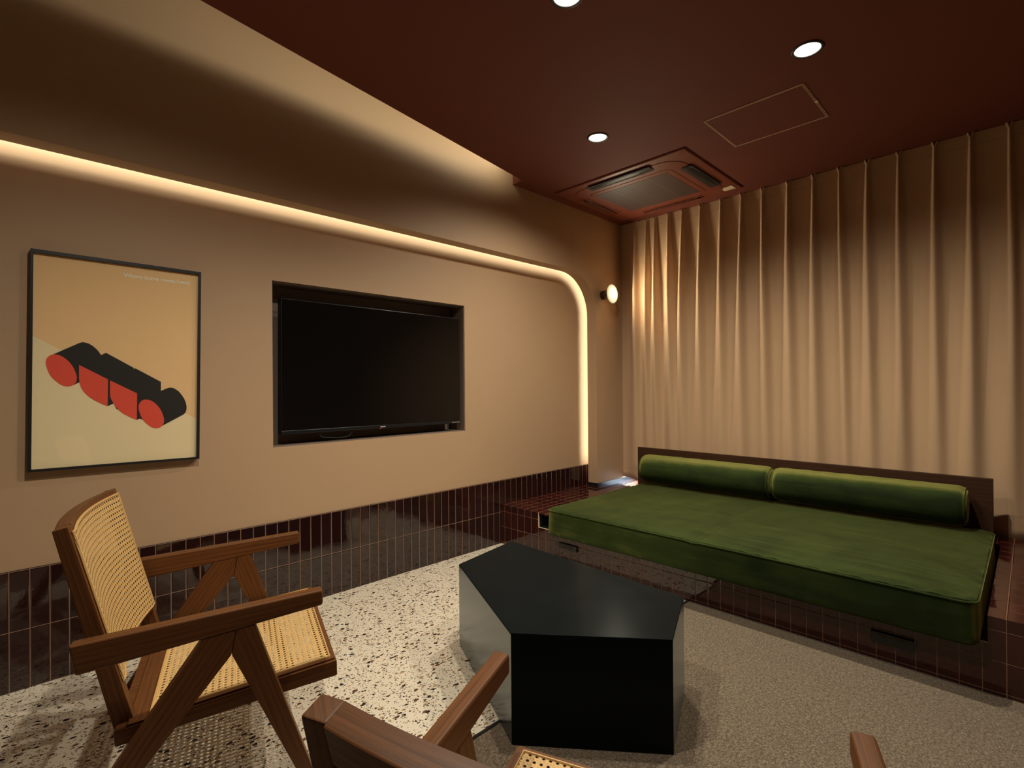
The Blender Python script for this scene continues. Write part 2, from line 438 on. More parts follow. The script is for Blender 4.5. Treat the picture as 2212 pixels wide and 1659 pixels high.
for y in (YO, 2.765):
    vs = [bm.verts.new((p[0], y, p[1])) for p in poly]
    es = [bm.edges.new((vs[i], vs[(i+1) % len(vs)])) for i in range(len(vs))]
    bmesh.ops.triangle_fill(bm, edges=es, use_beauty=True)
strip(bm, 0, .012, YO+.0004, 2.80)
strip(bm, .115, .135, 2.765, yp)
box(bm, (3.87, 2.765, ZP), (XB, 3.1, 3.4)); box(bm, (XL, 2.765, 2.34), (3.87, 3.1, 3.4))
o = obj('wall_left_arch', bm, M['plaster'], auto=30); tag(o, 'beige wall with round cornered arch opening above the panel', 'wall', kind='structure')
bm = B(); box(bm, (AX-.003, YO-.004, ZP), (XB, YO, ZP+.033)); box(bm, (AX-.003, YO, ZP), (AX, 2.80, ZP+.033))
o = obj('baseboard_left', bm, M['black_gloss']); tag(o, 'low black skirting at the foot of the arch pillar', 'baseboard', kind='structure')

# back wall with window behind the curtain, other walls
bm = B()
for a, b in (((YR, 0), (-.9, 3.4)), ((2.62, 0), (3.1, 3.4)), ((-.9, 0), (2.62, .30)), ((-.9, 2.4), (2.62, 3.4))):
    box(bm, (XB, a[0], a[1]), (XB+.15, b[0], b[1]))
o = obj('wall_back', bm, M['plaster']); tag(o, 'plaster wall hidden behind the long curtain', 'wall', kind='structure')
w1 = empty('window_1', (XB+.06, .86, .30)); tag(w1, 'wide window hidden behind the long curtain', 'window', kind='structure')
bm = B()
for a, b in (((-1.76, 0), (-1.70, 2.1)), ((1.70, 0), (1.76, 2.1)), ((-.03, .0), (.03, 2.1)), ((-1.76, 0), (1.76, .05)), ((-1.76, 2.05), (1.76, 2.1))):
    box(bm, (0, a[0], a[1]), (.05, b[0], b[1]))
obj('window_frame', bm, M['grey_frame'], w1)
bm = B(); box(bm, (.02, -1.7, .05), (.026, 1.7, 2.05)); obj('window_pane', bm, M['window_glass'], w1)
bm = B(); box(bm, (XL-.15, YR, 0), (XL, 3.1, 3.4)); o = obj('wall_rear', bm, M['plaster_rear']); tag(o, 'plaster wall behind the seats', 'wall', kind='structure')
bm = B(); box(bm, (XL, YR-.15, 0), (XB+.15, YR, 3.4)); o = obj('wall_right', bm, M['plaster_rear']); tag(o, 'plaster wall on the far right of the room', 'wall', kind='structure')

# ceiling with holes for the lamps and a wedge shaped light slot beside the left wall
LAMPS = [(2.562, .692), (2.559, 1.829), (1.546, 1.242), (.47, 1.242)]
SX, SY = 2.705, 2.597; SLOPE = .1665
def slot_y(x): return SY - (SX-x)*SLOPE
bm = B()
outer = [(XL, YR), (XB, YR), (XB, YO), (SX, YO), (SX, SY), (XL, slot_y(XL))]
es = []
def loop(pts):
    vs = [bm.verts.new((p[0], p[1], H)) for p in pts]
    return [bm.edges.new((vs[i], vs[(i+1) % len(vs)])) for i in range(len(vs))]
es += loop(outer)
for x, y in LAMPS: es += loop([(x+.056*math.cos(2*PI*i/32), y+.056*math.sin(2*PI*i/32)) for i in range(32)])
bmesh.ops.triangle_fill(bm, edges=es, use_beauty=True)
zt = 2.755
def quad(a, b, c, d): bm.faces.new([bm.verts.new(p) for p in (a, b, c, d)])
quad((XL, slot_y(XL), H), (SX, SY, H), (SX, SY, zt), (XL, slot_y(XL), zt))
quad((XL, slot_y(XL), zt), (SX, SY, zt), (SX, SY-.4, zt), (XL, slot_y(XL)-.4, zt))
quad((SX, SY-.45, H), (SX, YO, H), (SX, YO, 3.4), (SX, SY-.45, 3.4))
o = obj('ceiling', bm, M['ceiling']); tag(o, 'dark oxblood red ceiling with a light slot along the left wall', 'ceiling', kind='structure')
bm = B(); box(bm, (XL-.15, YR-.15, 3.4), (XB+.15, 3.1, 3.5))
o = obj('ceiling_slab', bm, M['cavity']); tag(o, 'pale underside of the slab above the light slot', 'ceiling', kind='structure')

# tiled platform with the notch that holds the mattress
def uvp(ax, p):
    a = (p.y-.073)/.0684
    if ax == 0: return (a, (p.z-.013)/.117)
    if ax == 1: return ((p.x-X1)/.0684, (p.z-.013)/.117)
    return (a, (p.x-X1)/.108)
bm = B()
NY0, NY1, NZB = .125, 2.467, .193
XE, YE = XB-.006, YR+.006
box(bm, (X1, YE, 0), (XE, D, NZB), uvp)
box(bm, (X1, NY1, NZB), (XE, D, ZP), uvp); box(bm, (X1, YE, NZB), (XE, NY0, ZP), uvp); box(bm, (X1, 2.319, ZP-.012), (3.93, NY1, ZP), uvp); box(bm, (3.93, NY0, NZB), (XE, NY1, ZP), uvp)
pf = obj('tiled_platform', bm, M['tile_step'])
bm = B(); box(bm, (X1+.008, NY1-.004, NZB+.002), (3.93, NY1-.0002, ZP-.004)); box(bm, (X1+.008, NY0+.0002, NZB+.0002), (3.93, NY1-.0002, NZB+.0018)); obj('recess_shade', bm, M['ink_black'], pf)  # black sheets that stand in for the shade inside the recess
bm = B(); box(bm, (X1-.0012, NY1-.004, NZB), (X1+.008, NY1+.0005, ZP)); box(bm, (X1-.0012, NY0, NZB-.0005), (X1+.008, NY1, NZB+.0015)); obj('recess_edge', bm, M['label'], pf)
o = pf; tag(o, 'raised platform clad in glossy maroon tiles under the green daybed', 'platform')

# ------------------------------------------------------------------ curtain
PLEATS = [2.535, 2.42, 2.337, 2.208, 2.076, 1.917, 1.747, 1.584, 1.429, 1.25, 1.082, .922, .761, .591, .41, .244, .075]
while PLEATS[-1] > -1.8: PLEATS.append(PLEATS[-1]-.172)
rp = [(random.uniform(.75, 1.25), random.uniform(-1, 1), random.uniform(-.5, .5)) for _ in PLEATS]
def curtain_x(y, t):
    """t: 0 top .. 1 bottom"""
    x = 4.135
    for (py, (ka, kd, ks)) in zip(PLEATS, rp):
        c = py + kd*.016*min(1, t*2.2) + ks*.03*t*t
        d = y - c
        if abs(d) > .16: continue
        if t < .016:      # flared top of the pinch
            q = t/.016; o2 = .010*(1-q)+.001
            x -= .026*max(math.exp(-((d-o2)/.0055)**2), math.exp(-((d+o2)/.0055)**2)); continue
        g = min(1, (t-.016)/.45)
        wd = .0062 + .030*g**.8*ka**.5 + .022*max(0, (t-.5)/.5)*ka
        dep = (.030 + .040*min(1, g*1.8))*(.8+.2*ka)*(1-(.62+.25*ks)*max(0, t-.40)/.60)
        # asymmetric fold: steeper on one side
        w2 = wd*(1.25 if d > 0 else .78)
        x -= dep*math.exp(-(d/w2)**2*.9)
    x += .012*math.sin(y*13.7+1.3)*min(1, t*1.2) + .007*math.sin(y*33+t*2)*t*t
    return x
bm = B()
ny, nz = 900, 72; y0c, y1c = -1.75, 2.6995; ztop = H-.0002
rows = []
for j in range(nz+1):
    t = (j/nz)**1.6
    row = []
    for i in range(ny+1):
        y = y0c + (y1c-y0c)*i/ny
        zb = ZP + .0004 + .042*max(0, min(1, (y-2.43)/.13))
        row.append(bm.verts.new((curtain_x(y, t), y, ztop+(zb-ztop)*t)))
    rows.append(row)
for r0, r1 in zip(rows, rows[1:]):
    for i in range(ny): bm.faces.new((r0[i], r0[i+1], r1[i+1], r1[i]))
o = obj('curtain', bm, M['curtain'], smooth=True); tag(o, 'full height pinch pleated beige curtain hanging behind the green daybed', 'curtain')
md = o.modifiers.new('cloth', 'SOLIDIFY'); md.thickness = .002

# ------------------------------------------------------------------ daybed
bed = empty('daybed', (3.27, 1.24, NZB)); tag(bed, 'low green velvet daybed mattress set in the tiled platform', 'daybed')
def L(p): return (p[0]-3.27, p[1]-1.24, p[2]-NZB)
MX0, MX1, MY0, MY1, MZ0, MZ1 = 2.60, 3.914, .145, 2.312, NZB+.002, .367
def cushion(bm, x0, x1, y0, y1, z0, z1, rc=.055, re=.013, crown=.013, seam=None, nx=46, nyy=74):
    """rounded, slightly crowned mattress"""
    cx, cy = (x0+x1)/2, (y0+y1)/2; hx, hy = (x1-x0)/2, (y1-y0)/2
    def warp(a, b):  # a,b in -1..1 -> rounded rectangle
        x, y = a*hx, b*hy
        ix, iy = hx-rc, hy-rc
        dx, dy = max(0, abs(x)-ix), max(0, abs(y)-iy)
        if dx > 0 and dy > 0:
            m = max(dx, dy); l = math.hypot(dx, dy); k = m/l
            x = math.copysign(ix+dx*k, x); y = math.copysign(iy+dy*k, y)
        return x, y
    def gridp(n): 
        s = [i/n*2-1 for i in range(n+1)]
        return [math.copysign(1-(1-abs(a))**1.45, a) for a in s]
    A_, B_ = gridp(nx), gridp(nyy)
    top, bot = [], []
    for a in A_:
        rt, rb = [], []
        for b in B_:
            x, y = warp(a, b); e = min(hx-abs(a*hx), hy-abs(b*hy))
            lift = crown*min(1, (e/.28))**.6
            edge = 0 if e > re else re*(1-math.sqrt(max(0, 1-(1-e/re)**2)))
            sm = 0
            if seam is not None: sm = -.005*math.exp(-((y+cy-seam)/.008)**2)
            wr = .0022*math.sin(11*x+17*y)*math.sin(5*x-23*y+1) + (.0028*math.sin(y*75+8*math.sin(x*9))*math.exp(-(e/.09)**2))
            zt_ = z1+lift-edge+sm+(wr if e > 1e-6 else 0)
            k = 1-.3*edge/max(1, hx)
            rt.append(bm.verts.new((x*k+cx, y*k+cy, zt_)))
            rb.append(bm.verts.new((x+cx, y+cy, z0+edge*.8)))
        top.append(rt); bot.append(rb)
    for g in (top, bot):
        for i in range(nx):
            for j in range(nyy): bm.faces.new((g[i][j], g[i+1][j], g[i+1][j+1], g[i][j+1]))
    per = [(0, j) for j in range(nyy)] + [(i, nyy) for i in range(nx)] + [(nx, j) for j in range(nyy, 0, -1)] + [(i, 0) for i in range(nx, 0, -1)]
    lv = []
    K = 6
    for q in range(K+1):
        f = q/K; ring = []
        if q == 0: ring = [bot[i][j] for i, j in per]
        elif q == K: ring = [top[i][j] for i, j in per]
        else:
            for i, j in per:
                p0, p1 = bot[i][j].co, top[i][j].co; p = p0.lerp(p1, f)
                out = Vector((p.x-cx, p.y-cy, 0)); n = Vector((out.x/hx if abs(out.x) > hx-rc else 0, out.y/hy if abs(out.y) > hy-rc else 0, 0))
                if n.length: n.normalize()
                p = p + n*(.001*math.sin(PI*f)) + n*.0016*math.sin(p.y*31+p.x*19+f*3)*math.sin(PI*f)
                ring.append(bm.verts.new(p))
        lv.append(ring)
    m = len(per)
    for r0, r1 in zip(lv, lv[1:]):
        for k in range(m): bm.faces.new((r0[k], r0[(k+1) % m], r1[(k+1) % m], r1[k]))
    js = min(range(nyy+1), key=lambda j: abs(top[nx//2][j].co.y-(seam or 0)))
    return [tuple(top[i][j].co) for i, j in per], [tuple(top[i][js].co) for i in range(1, nx)]
bm = B()
x0, y0, z0 = L((MX0, MY0, MZ0)); x1, y1, z1 = L((MX1, MY1, MZ1))
per, seam_path = cushion(bm, x0, x1, y0, y1, z0, z1, seam=L((0, 1.27, 0))[1])
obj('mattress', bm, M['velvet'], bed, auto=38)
bm = B(); tube(bm, [(p[0]*1.002, p[1]*1.001, p[2]+.006) for p in per[::1]], .0048, 8, True); obj('piping', bm, M['velvet'], bed, smooth=True)
bm = B(); tube(bm, [(p[0], p[1], p[2]+.0005) for p in seam_path], .0028, 6); obj('seam', bm, M['velvet'], bed, smooth=True)
# headboard
hb = empty('headboard', (3.947, 1.285, ZP)); tag(hb, 'long dark walnut board standing between green daybed and curtain', 'headboard')
bm = B(); fs = prism(bm, [(.153-1.285, .0004), (2.418-1.285, .0004), (2.418-1.285, .655-ZP), (.153-1.285, .655-ZP)], -.012, .012, 'yz', (1, 0), .002)
obj('back_board', bm, M['board'], hb)
# bolsters
def bolster(name, ya, yb, label):
    o = empty(name, (3.815, (ya+yb)/2, .392)); tag(o, label, 'bolster', 'velvet bolsters on the daybed')
    r = .113; hl = (yb-ya)/2; rr = .045
    prof = [(.0005, -hl)]
    for i in range(9):
        a = PI/2*i/8; prof.append((r-rr+rr*math.sin(a), -hl+rr-rr*math.cos(a)))
    for i in range(1, 24): 
        f = i/24; prof.append((r+.0018*math.sin(f*PI)+.0009*math.sin(f*47), -hl+rr+(2*hl-2*rr)*f))
    for i in range(9):
        a = PI/2*(1-i/8); prof.append((r-rr+rr*math.sin(a), hl-rr+rr*math.cos(a)))
    prof.append((.0005, hl))
    bm = B(); lathe(bm, prof, 56, 'y', (0, 0, r), cap=False)
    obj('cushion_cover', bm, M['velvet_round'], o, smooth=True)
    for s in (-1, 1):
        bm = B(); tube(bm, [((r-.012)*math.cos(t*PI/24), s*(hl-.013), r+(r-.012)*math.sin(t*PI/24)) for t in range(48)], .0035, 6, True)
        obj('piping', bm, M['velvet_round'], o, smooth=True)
bolster('bolster', 1.272, 2.285, 'green velvet bolster at the end of the daybed nearer the wall lamp')
bolster('bolster', .250, 1.262, 'green velvet bolster at the daybed end farther from the wall lamp')

# power outlets under the mattress
def outlet(y0, y1, za, zb, label, gaps):
    o = empty('power_outlet', (X1, (y0+y1)/2, za)); tag(o, label, 'power outlet', 'power outlets on the platform front')
    w = (y1-y0)/2; hh = zb-za
    bm = B(); prism(bm, [(-w, 0), (w, 0), (w, hh), (-w, hh)], -.014, -.0005, 'yz', None, .002); obj('cover_plate', bm, M['black_gloss'], o)
    for g in gaps:
        bm = B(); box(bm, (-.0155, g-.017, hh*.25), (-.0135, g+.017, hh*.82)); s = obj('socket', bm, M['black'], o)
        bm = B()
        for k in (-.006, .006): box(bm, (-.0162, g+k-.0012, hh*.36), (-.0154, g+k+.0012, hh*.68))
        obj('slot', bm, M['ink_black'], s)
outlet(2.119, 2.272, .092, .130, 'black double power outlet below the daybed, near the arch pillar', (.022, -.025))
outlet(.351, .502, .076, .122, 'black power outlet in shade below the daybed end away from the arch', (.034, -.030))

# ------------------------------------------------------------------ coffee table
TA = [(1.505, 1.876), (1.206, 1.230), (1.541, .823), (1.880, .957), (1.925, 1.953)]
ctr = (1.62, 1.36)
t_ = empty('coffee_table', (ctr[0], ctr[1], 0)); tag(t_, 'low five sided black steel block table between chairs and green daybed', 'coffee table')
pl = [(x-ctr[0], y-ctr[1]) for x, y in TA]
bm = B(); prism(bm, pl, .0, .3675, 'xy', None, .0012, 2); obj('side_body', bm, M['steel'], t_)
def inset(poly, d):
    out = []; n = len(poly)
    for i in range(n):
        p, a, b = Vector(poly[i]), Vector(poly[i-1]), Vector(poly[(i+1) % n])
        e1, e2 = (p-a).normalized(), (b-p).normalized(); n1, n2 = Vector((-e1.y, e1.x)), Vector((-e2.y, e2.x))
        k = (n1+n2); k = k/(k.dot(n1)); out.append(tuple(p+k*d))
    return out
bm = B(); prism(bm, inset(pl, .0), .3675, .3725, 'xy', None, .0016, 2); obj('tabletop', bm, M['steel_top'], t_)

# ------------------------------------------------------------------ chairs
W, IB, IS, AT = .644, .0655, .031, .034
WF = .165; KC = 1.2/(1.2-WF)     # drawn with the floor at WF, then scaled up to full size
def armchair(name, loc, rz, label):
    r = empty(name, loc, rz); tag(r, label, 'armchair', 'cane armchairs around the table')
    wd = M['wood']
    for s in (-1, 1):
        vo = s*W/2
        ya, yb = sorted((vo, vo-s*AT))
        bm = B(); prism(bm, [(0, .640), (.524, .664), (.5255, .652), (.525, .623), (.012, .572)], ya, yb, 'xz', (1, .05), .006, 3); obj('armrest', bm, wd, r, auto=40)
        ya, yb = sorted((vo-s*.001, vo-s*.033))
        ab = lambda u: .572+(u-.012)*.0994
        bm = B(); prism(bm, [(.252, ab(.252)+.002), (.322, ab(.322)+.002), (.312, .544), (.139, .332), (.0065, WF), (-.046, WF), (.081, .352)], ya, yb, 'xz', (.57, .82), .003, 2); obj('rear_leg', bm, wd, r, auto=40)
        bm = B(); prism(bm, [(.3225, ab(.3225)+.002), (.364, ab(.364)+.002), (.486, .236), (.5093, WF), (.4775, WF), (.447, .236), (.3125, .544)], ya, yb, 'xz', (.33, -.94), .003, 2); obj('front_leg', bm, wd, r, auto=40)
    # seat frame: one joined frame of four rails
    bm = B(); vs = W/2-IS; tk = .036
    for s in (-1, 1):
        ya, yb = sorted((s*vs, s*(vs-tk)))
        prism(bm, [(.073, .412), (.564, .454), (.565, .412), (.076, .378)], ya, yb, 'xz', (1, .085), .003, 2)
    zs = lambda u: .412+(u-.073)*.0855
    iv = vs-tk+.0005
    prism(bm, [(.530, zs(.530)-.0005), (.5635, zs(.5635)-.0005), (.564, .413), (.530, zs(.53)-.04)], -iv, iv, 'xz', (1, .085), .002, 2)
    prism(bm, [(.0735, zs(.0735)-.0005), (.145, zs(.145)-.0005), (.145, zs(.145)-.036), (.076, .379)], -iv, iv, 'xz', (1, .085), .002, 2)
    # rails that run across get their grain turned
    obj('seat_frame', bm, wd, r, auto=40)
    def sheet(name_, fn, nu, nv, parent):
        bm = B(); uv = bm.loops.layers.uv.active; g = []
        for i in range(nu+1):
            g.append([(bm.verts.new(fn(i/nu, j/nv)[0]), fn(i/nu, j/nv)[1]) for j in range(nv+1)])
        for i in range(nu):
            for j in range(nv):
                q = (g[i][j], g[i+1][j], g[i+1][j+1], g[i][j+1]); f = bm.faces.new([a for a, _ in q])
                for l, (_, t) in zip(f.loops, q): l[uv].uv = t
        return obj(name_, bm, M['cane'], parent, smooth=True)
    su0, su1, sv = .140, .548, vs-.022
    bm = B()
    ring = lambda a, b, c: [(a, -c), (b, -c), (b, c), (a, c)]
    o_, i_ = ring(.098, .559, vs-.008), ring(su0-.002, su1+.002, sv+.002)
    for k in range(4):
        q = [o_[k], o_[(k+1) % 4], i_[(k+1) % 4], i_[k]]
        lo = [bm.verts.new((u, v, zs(u)-.002)) for u, v in q]; hi = [bm.verts.new((u, v, zs(u)+.0042)) for u, v in q]
        fs = [bm.faces.new(hi), bm.faces.new(lo[::-1])] + [bm.faces.new((lo[m], lo[(m+1) % 4], hi[(m+1) % 4], hi[m])) for m in range(4)]
        for f in fs:
            for l in f.loops: l[bm.loops.layers.uv.active].uv = (l.vert.co.x, l.vert.co.y) if k % 2 == 0 else (l.vert.co.y, l.vert.co.x)
    obj('seat_panel_frame', bm, wd, r)
    def seat(a, b):
        u = su0+(su1-su0)*a; v = -sv+2*sv*b; sag = -.010*math.sin(PI*a)*math.sin(PI*b)
        return (u, v, zs(u)+.0048+sag), (u, v)
    cs = sheet('seat_cane', seat, 18, 18, r)
    bm = B(); tube(bm, [(u, v, zs(u)+.0045) for u, v in ((su0, -sv), (su1, -sv), (su1, sv), (su0, sv))], .0036, 6, True); obj('seat_spline', bm, M['cord'], r)
    # back: uprights, curved rails, cane
    vb = W/2-IB; ut = .032; SAG = .023
    uf = lambda w: -.013+(.887-w)*.2537
    ur = lambda w: -.042+(.880-w)*.225
    sag = lambda v: -SAG*max(0, 1-(v/(vb-ut))**2)
    for s in (-1, 1):
        ya, yb = sorted((s*vb, s*(vb-ut)))
        bm = B(); prism(bm, [(-.013, .887), (.108, .412), (.068, .400), (-.042, .880)], ya, yb, 'xz', (-.25, 1), .003, 2); obj('back_upright', bm, wd, r, auto=40)
    def rail(name_, wt, wb):
        bm = B(); uvl = bm.loops.layers.uv.active; n = 20; rows = []
        e = .0022
        for i in range(n+1):
            v = -(vb-ut)+2*(vb-ut)*i/n; s_ = sag(v)*(1 if name_ else 1)
            dz = -.007 if wt > .85 else 0
            ring = [(uf(wt)+s_-e, wt), (uf(wt)+s_, wt-e), (uf(wb)+s_, wb), (ur(wb)+s_, wb), (ur(wt)+s_, wt+dz-e), (ur(wt)+s_+e, wt+dz)]
            rows.append([(bm.verts.new((p[0], v, p[1])), v, k) for k, p in enumerate(ring)])
        cum = [0, .003, .045, .075, .12, .123, .15]
        for r0, r1 in zip(rows, rows[1:]):
            m = len(r0)
            for k in range(m):
                q = (r0[k], r0[(k+1) % m], r1[(k+1) % m], r1[k]); f = bm.faces.new([a[0] for a in q])
                for l, a, c in zip(f.loops, q, (cum[k], cum[k+1], cum[k+1], cum[k])): l[uvl].uv = (a[1]+3, c+wt)
        bm.faces.new([a[0] for a in rows[0]]); bm.faces.new([a[0] for a in rows[-1]])
        return obj(name_, bm, wd, r, auto=40)
    rail('back_top_rail', .887, .835); rail('back_bottom_rail', .540, .498)
    cw0, cw1, cv = .508, .872, vb-.010
    def back(a, b):
        w = cw0+(cw1-cw0)*a; v = -cv+2*cv*b
        vv = max(-(vb-.0), min(vb, v)); k = max(0, 1-(vv/(vb-ut))**2)
        return (uf(w)-SAG*k+.003, v, w), (v, w*1.032)
    sheet('back_cane', back, 14, 26, r)
    bm = B(); pth = [back(0, i/20)[0] for i in range(21)] + [back(i/8, 1)[0] for i in range(1, 9)] + [back(1, 1-i/20)[0] for i in range(1, 21)] + [back(1-i/8, 0)[0] for i in range(1, 8)]
    tube(bm, pth, .0034, 6, True); obj('back_spline', bm, M['cord'], r)
    for c in r.children: c.data.transform(Matrix.Scale(KC, 4) @ Matrix.Translation((0, 0, -WF)))
    return r
armchair('armchair', (.193*KC, 1.7826*KC, 0), math.radians(-16.87), 'cane and walnut armchair standing on terrazzo beside the dark wall tiles')
armchair('armchair', (.3376*KC, .2803*KC, 0), math.radians(21.3), 'cane and walnut armchair seen from behind, facing the black table on carpet')

# ------------------------------------------------------------------ television
tv = empty('television', (1.704, 2.874, 1.3108)); tv.rotation_euler = (0, .0058, 0); tag(tv, 'flat black television hung inside the wall niche', 'television')
tw, th_ = .6205, .3735
bm = B(); prism(bm, [(-tw, -th_), (tw, -th_), (tw, th_), (-tw, th_)], .004, .052, 'xz', None, .003, 2); obj('housing', bm, M['black_gloss'], tv)
bm = B(); box(bm, (-tw+.006, .0005, -th_+.022), (tw-.006, .004, th_-.006)); obj('screen', bm, M['screen'], tv)
bm = B(); prism(bm, [(-tw, -th_), (tw, -th_), (tw, -th_+.020), (-tw, -th_+.020)], -.002, .006, 'xz', None, .0015, 2)
prism(bm, [(-.035, -th_-.004), (.035, -th_-.004), (.042, -th_+.002), (-.042, -th_+.002)], -.002, .006, 'xz'); obj('bezel', bm, M['black_gloss'], tv)
bm = B(); tube(bm, [(x-1.704, .012, z-1.311) for x, z in ((1.301, .945), (1.304, .925), (1.313, .911), (1.335, .904), (1.38, .900), (1.43, .897), (1.465, .898), (1.490, .906), (1.499, .922), (1.501, .945))], .0032, 8); obj('cord', bm, M['ink_black'], tv, smooth=True)
for k in (-.22, .16):
    bm = B(); box(bm, (k, .052, -.2), (k+.06, .1455, .2)); obj('wall_bracket', bm, M['black'], tv)
bm = B(); lathe(bm, [(.0022, -.0035), (.0022, -.002)], 12, 'y', (-.017, 0, -th_+.0005)); obj('standby_light', bm, M['redled'], tv)
def text(name, s, size, mat, parent, loc, rot=(PI/2, 0, 0), bold=0.0, align='LEFT', sx=1.0):
    c = bpy.data.curves.new(name, 'FONT'); c.body = s; c.size = size; c.offset = bold; c.align_x = align; c.extrude = .0002
    tmp = bpy.data.objects.new(name+'_outline', c); COL.objects.link(tmp)
    me = bpy.data.meshes.new_from_object(tmp); me.name = name
    bpy.data.objects.remove(tmp); bpy.data.curves.remove(c)
    me.materials.clear(); me.materials.append(mat)
    o = bpy.data.objects.new(name, me); COL.objects.link(o); o.parent = parent; o.location = loc; o.rotation_euler = rot; o.scale = (sx, 1, 1); return o
text('maker_mark', 'ORION', .011, M['silver'], tv, (-.016, -.0028, -th_+.006), bold=.0003)
bm = B()
for a in (0, .022, .044, .056): box(bm, (.552+a, -.0028, -th_+.007), (.552+a+(.016 if a < .04 else .008), -.0018, -th_+.0105))
obj('badge_print', bm, M['silver'], tv)

# ------------------------------------------------------------------ poster
FR = [(.0859, 1.7653), (.6888, 1.7584), (.6764, .8585), (.0739, .8672)]
PR = [(.0948, 1.7506), (.6782, 1.745), (.6642, .8681), (.0845, .8769)]
ps = empty('framed_poster', (.3812, 2.853, 1.312)); tag(ps, 'black framed poster of red and black rounded shapes on the plaster wall', 'poster')
PX, PZ = .3812, 1.312
rel = lambda p: (p[0]-PX, p[1]-PZ)
def flat(name, pts, y, mat, thick=.0004):
    bm = B(); prism(bm, [rel(p) for p in pts], y-2.853, y-2.853+thick, 'xz'); return obj(name, bm, mat, ps)
bm = B()
F, P_ = [rel(p) for p in FR], [rel(p) for p in PR]
yf, ybk = 2.820-2.853, -.0005
V = {}
for k, ring in (('F', F), ('P', P_)):
    for y in (yf, ybk): V[k, y] = [bm.verts.new((p[0], y, p[1])) for p in ring]
for i in range(4):
    j = (i+1) % 4
    bm.faces.new((V['F', yf][i], V['F', yf][j], V['P', yf][j], V['P', yf][i])); bm.faces.new((V['F', ybk][i], V['F', ybk][j], V['P', ybk][j], V['P', ybk][i]))
    bm.faces.new((V['F', yf][i], V['F', yf][j], V['F', ybk][j], V['F', ybk][i])); bm.faces.new((V['P', yf][i], V['P', yf][j], V['P', ybk][j], V['P', ybk][i]))
obj('frame', bm, M['black'], ps)
prn = flat('print', PR, 2.832, M['paper_tan'])
YD = 2.832
def smooth_closed(pts, n=8):
    out = []; m = len(pts)
    for i in range(m):
        p0, p1, p2, p3 = (Vector(pts[(i+k) % m]) for k in (-1, 0, 1, 2))
        for q in range(n):
            t = q/n; out.append(tuple(.5*((2*p1)+(-p0+p2)*t+(2*p0-5*p1+4*p2-p3)*t*t+(-p0+3*p1-3*p2+p3)*t**3)))
    return out
shapes = []
shapes.append(('cream_ground', [(.0913, 1.4143), (.1755, 1.3614), (.6261, 1.0753), (.6672, 1.0515), PR[2], PR[3]], M['paper_cream']))
shapes.append(('black_blocks', [(.153, 1.3425), (.2356, 1.3933), (.2474, 1.3976), (.2641, 1.3936), (.2740, 1.3875), (.2833, 1.3797), (.2930, 1.3690), (.3002, 1.3586), (.3076, 1.3451), (.3249, 1.3552), (.4221, 1.2921), (.4232, 1.2856), (.4274, 1.2903), (.5244, 1.2291), (.5241, 1.1869), (.5430, 1.1965), (.5566, 1.2021), (.5690, 1.2015), (.5796, 1.1964), (.5940, 1.1850), (.6058, 1.1687), (.6165, 1.1500), (.6234, 1.1305), (.6268, 1.1110), (.6262, 1.096), (.6215, 1.0830), (.6142, 1.0745), (.5244, 1.023), (.5050, 1.030), (.4500, 1.060), (.4432, 1.0629), (.4327, 1.058), (.4200, 1.080), (.3600, 1.110), (.3500, 1.1338), (.3465, 1.1323), (.3289, 1.1233), (.2349, 1.2275), (.2185, 1.2171), (.19, 1.25)], M['ink_black']))
c2 = [(.4399, 1.1228), (.4508, 1.1430), (.4697, 1.1488), (.4943, 1.1376), (.5192, 1.1068), (.5331, 1.0694), (.5353, 1.0425), (.5244, 1.0217), (.5048, 1.0163), (.4828, 1.0256), (.4557, 1.0568), (.4425, 1.0934)]
c1 = [(.1307+(a-.4399)*.0958/.0954, 1.2106+(b-1.0163)*.1316/.1325) for a, b in c2]
shapes.append(('red_disc', smooth_closed(c1), M['ink_red'])); shapes.append(('red_disc', smooth_closed(c2), M['ink_red']))
shapes.append(('red_quarter', [(.2342, 1.3009), (.3309, 1.24), (.3289, 1.1233), (.3050, 1.1365), (.2823, 1.1516), (.2690, 1.1630), (.2583, 1.175), (.2490, 1.1885), (.2418, 1.2029), (.2360, 1.2230), (.234, 1.2428)], M['ink_red']))
shapes.append(('red_quarter', [(.3374, 1.2356), (.4343, 1.1771), (.4327, 1.058), (.4080, 1.0720), (.3871, 1.0861), (.3760, 1.0950), (.3667, 1.1061), (.3550, 1.1235), (.3465, 1.1418), (.3400, 1.1570), (.3376, 1.1736)], M['ink_red']))
for k, (nm, pts, mt) in enumerate(shapes):
    flat(nm, pts, YD-.0006*(1 if k == 0 else 2 if k == 1 else 3), mt)
tx = text('lettering', 'Where home meets hotel.', .0238, M['ink_text'], ps, (.3885-PX, YD-.0008-2.853, 1.6955-PZ), (PI/2, .0115, 0), bold=.0006)
flat('glass_pane', [(.0930, 1.7520), (.6790, 1.7462), (.6655, .8668), (.0835, .8756)], 2.8265, M['glass'], .0012)

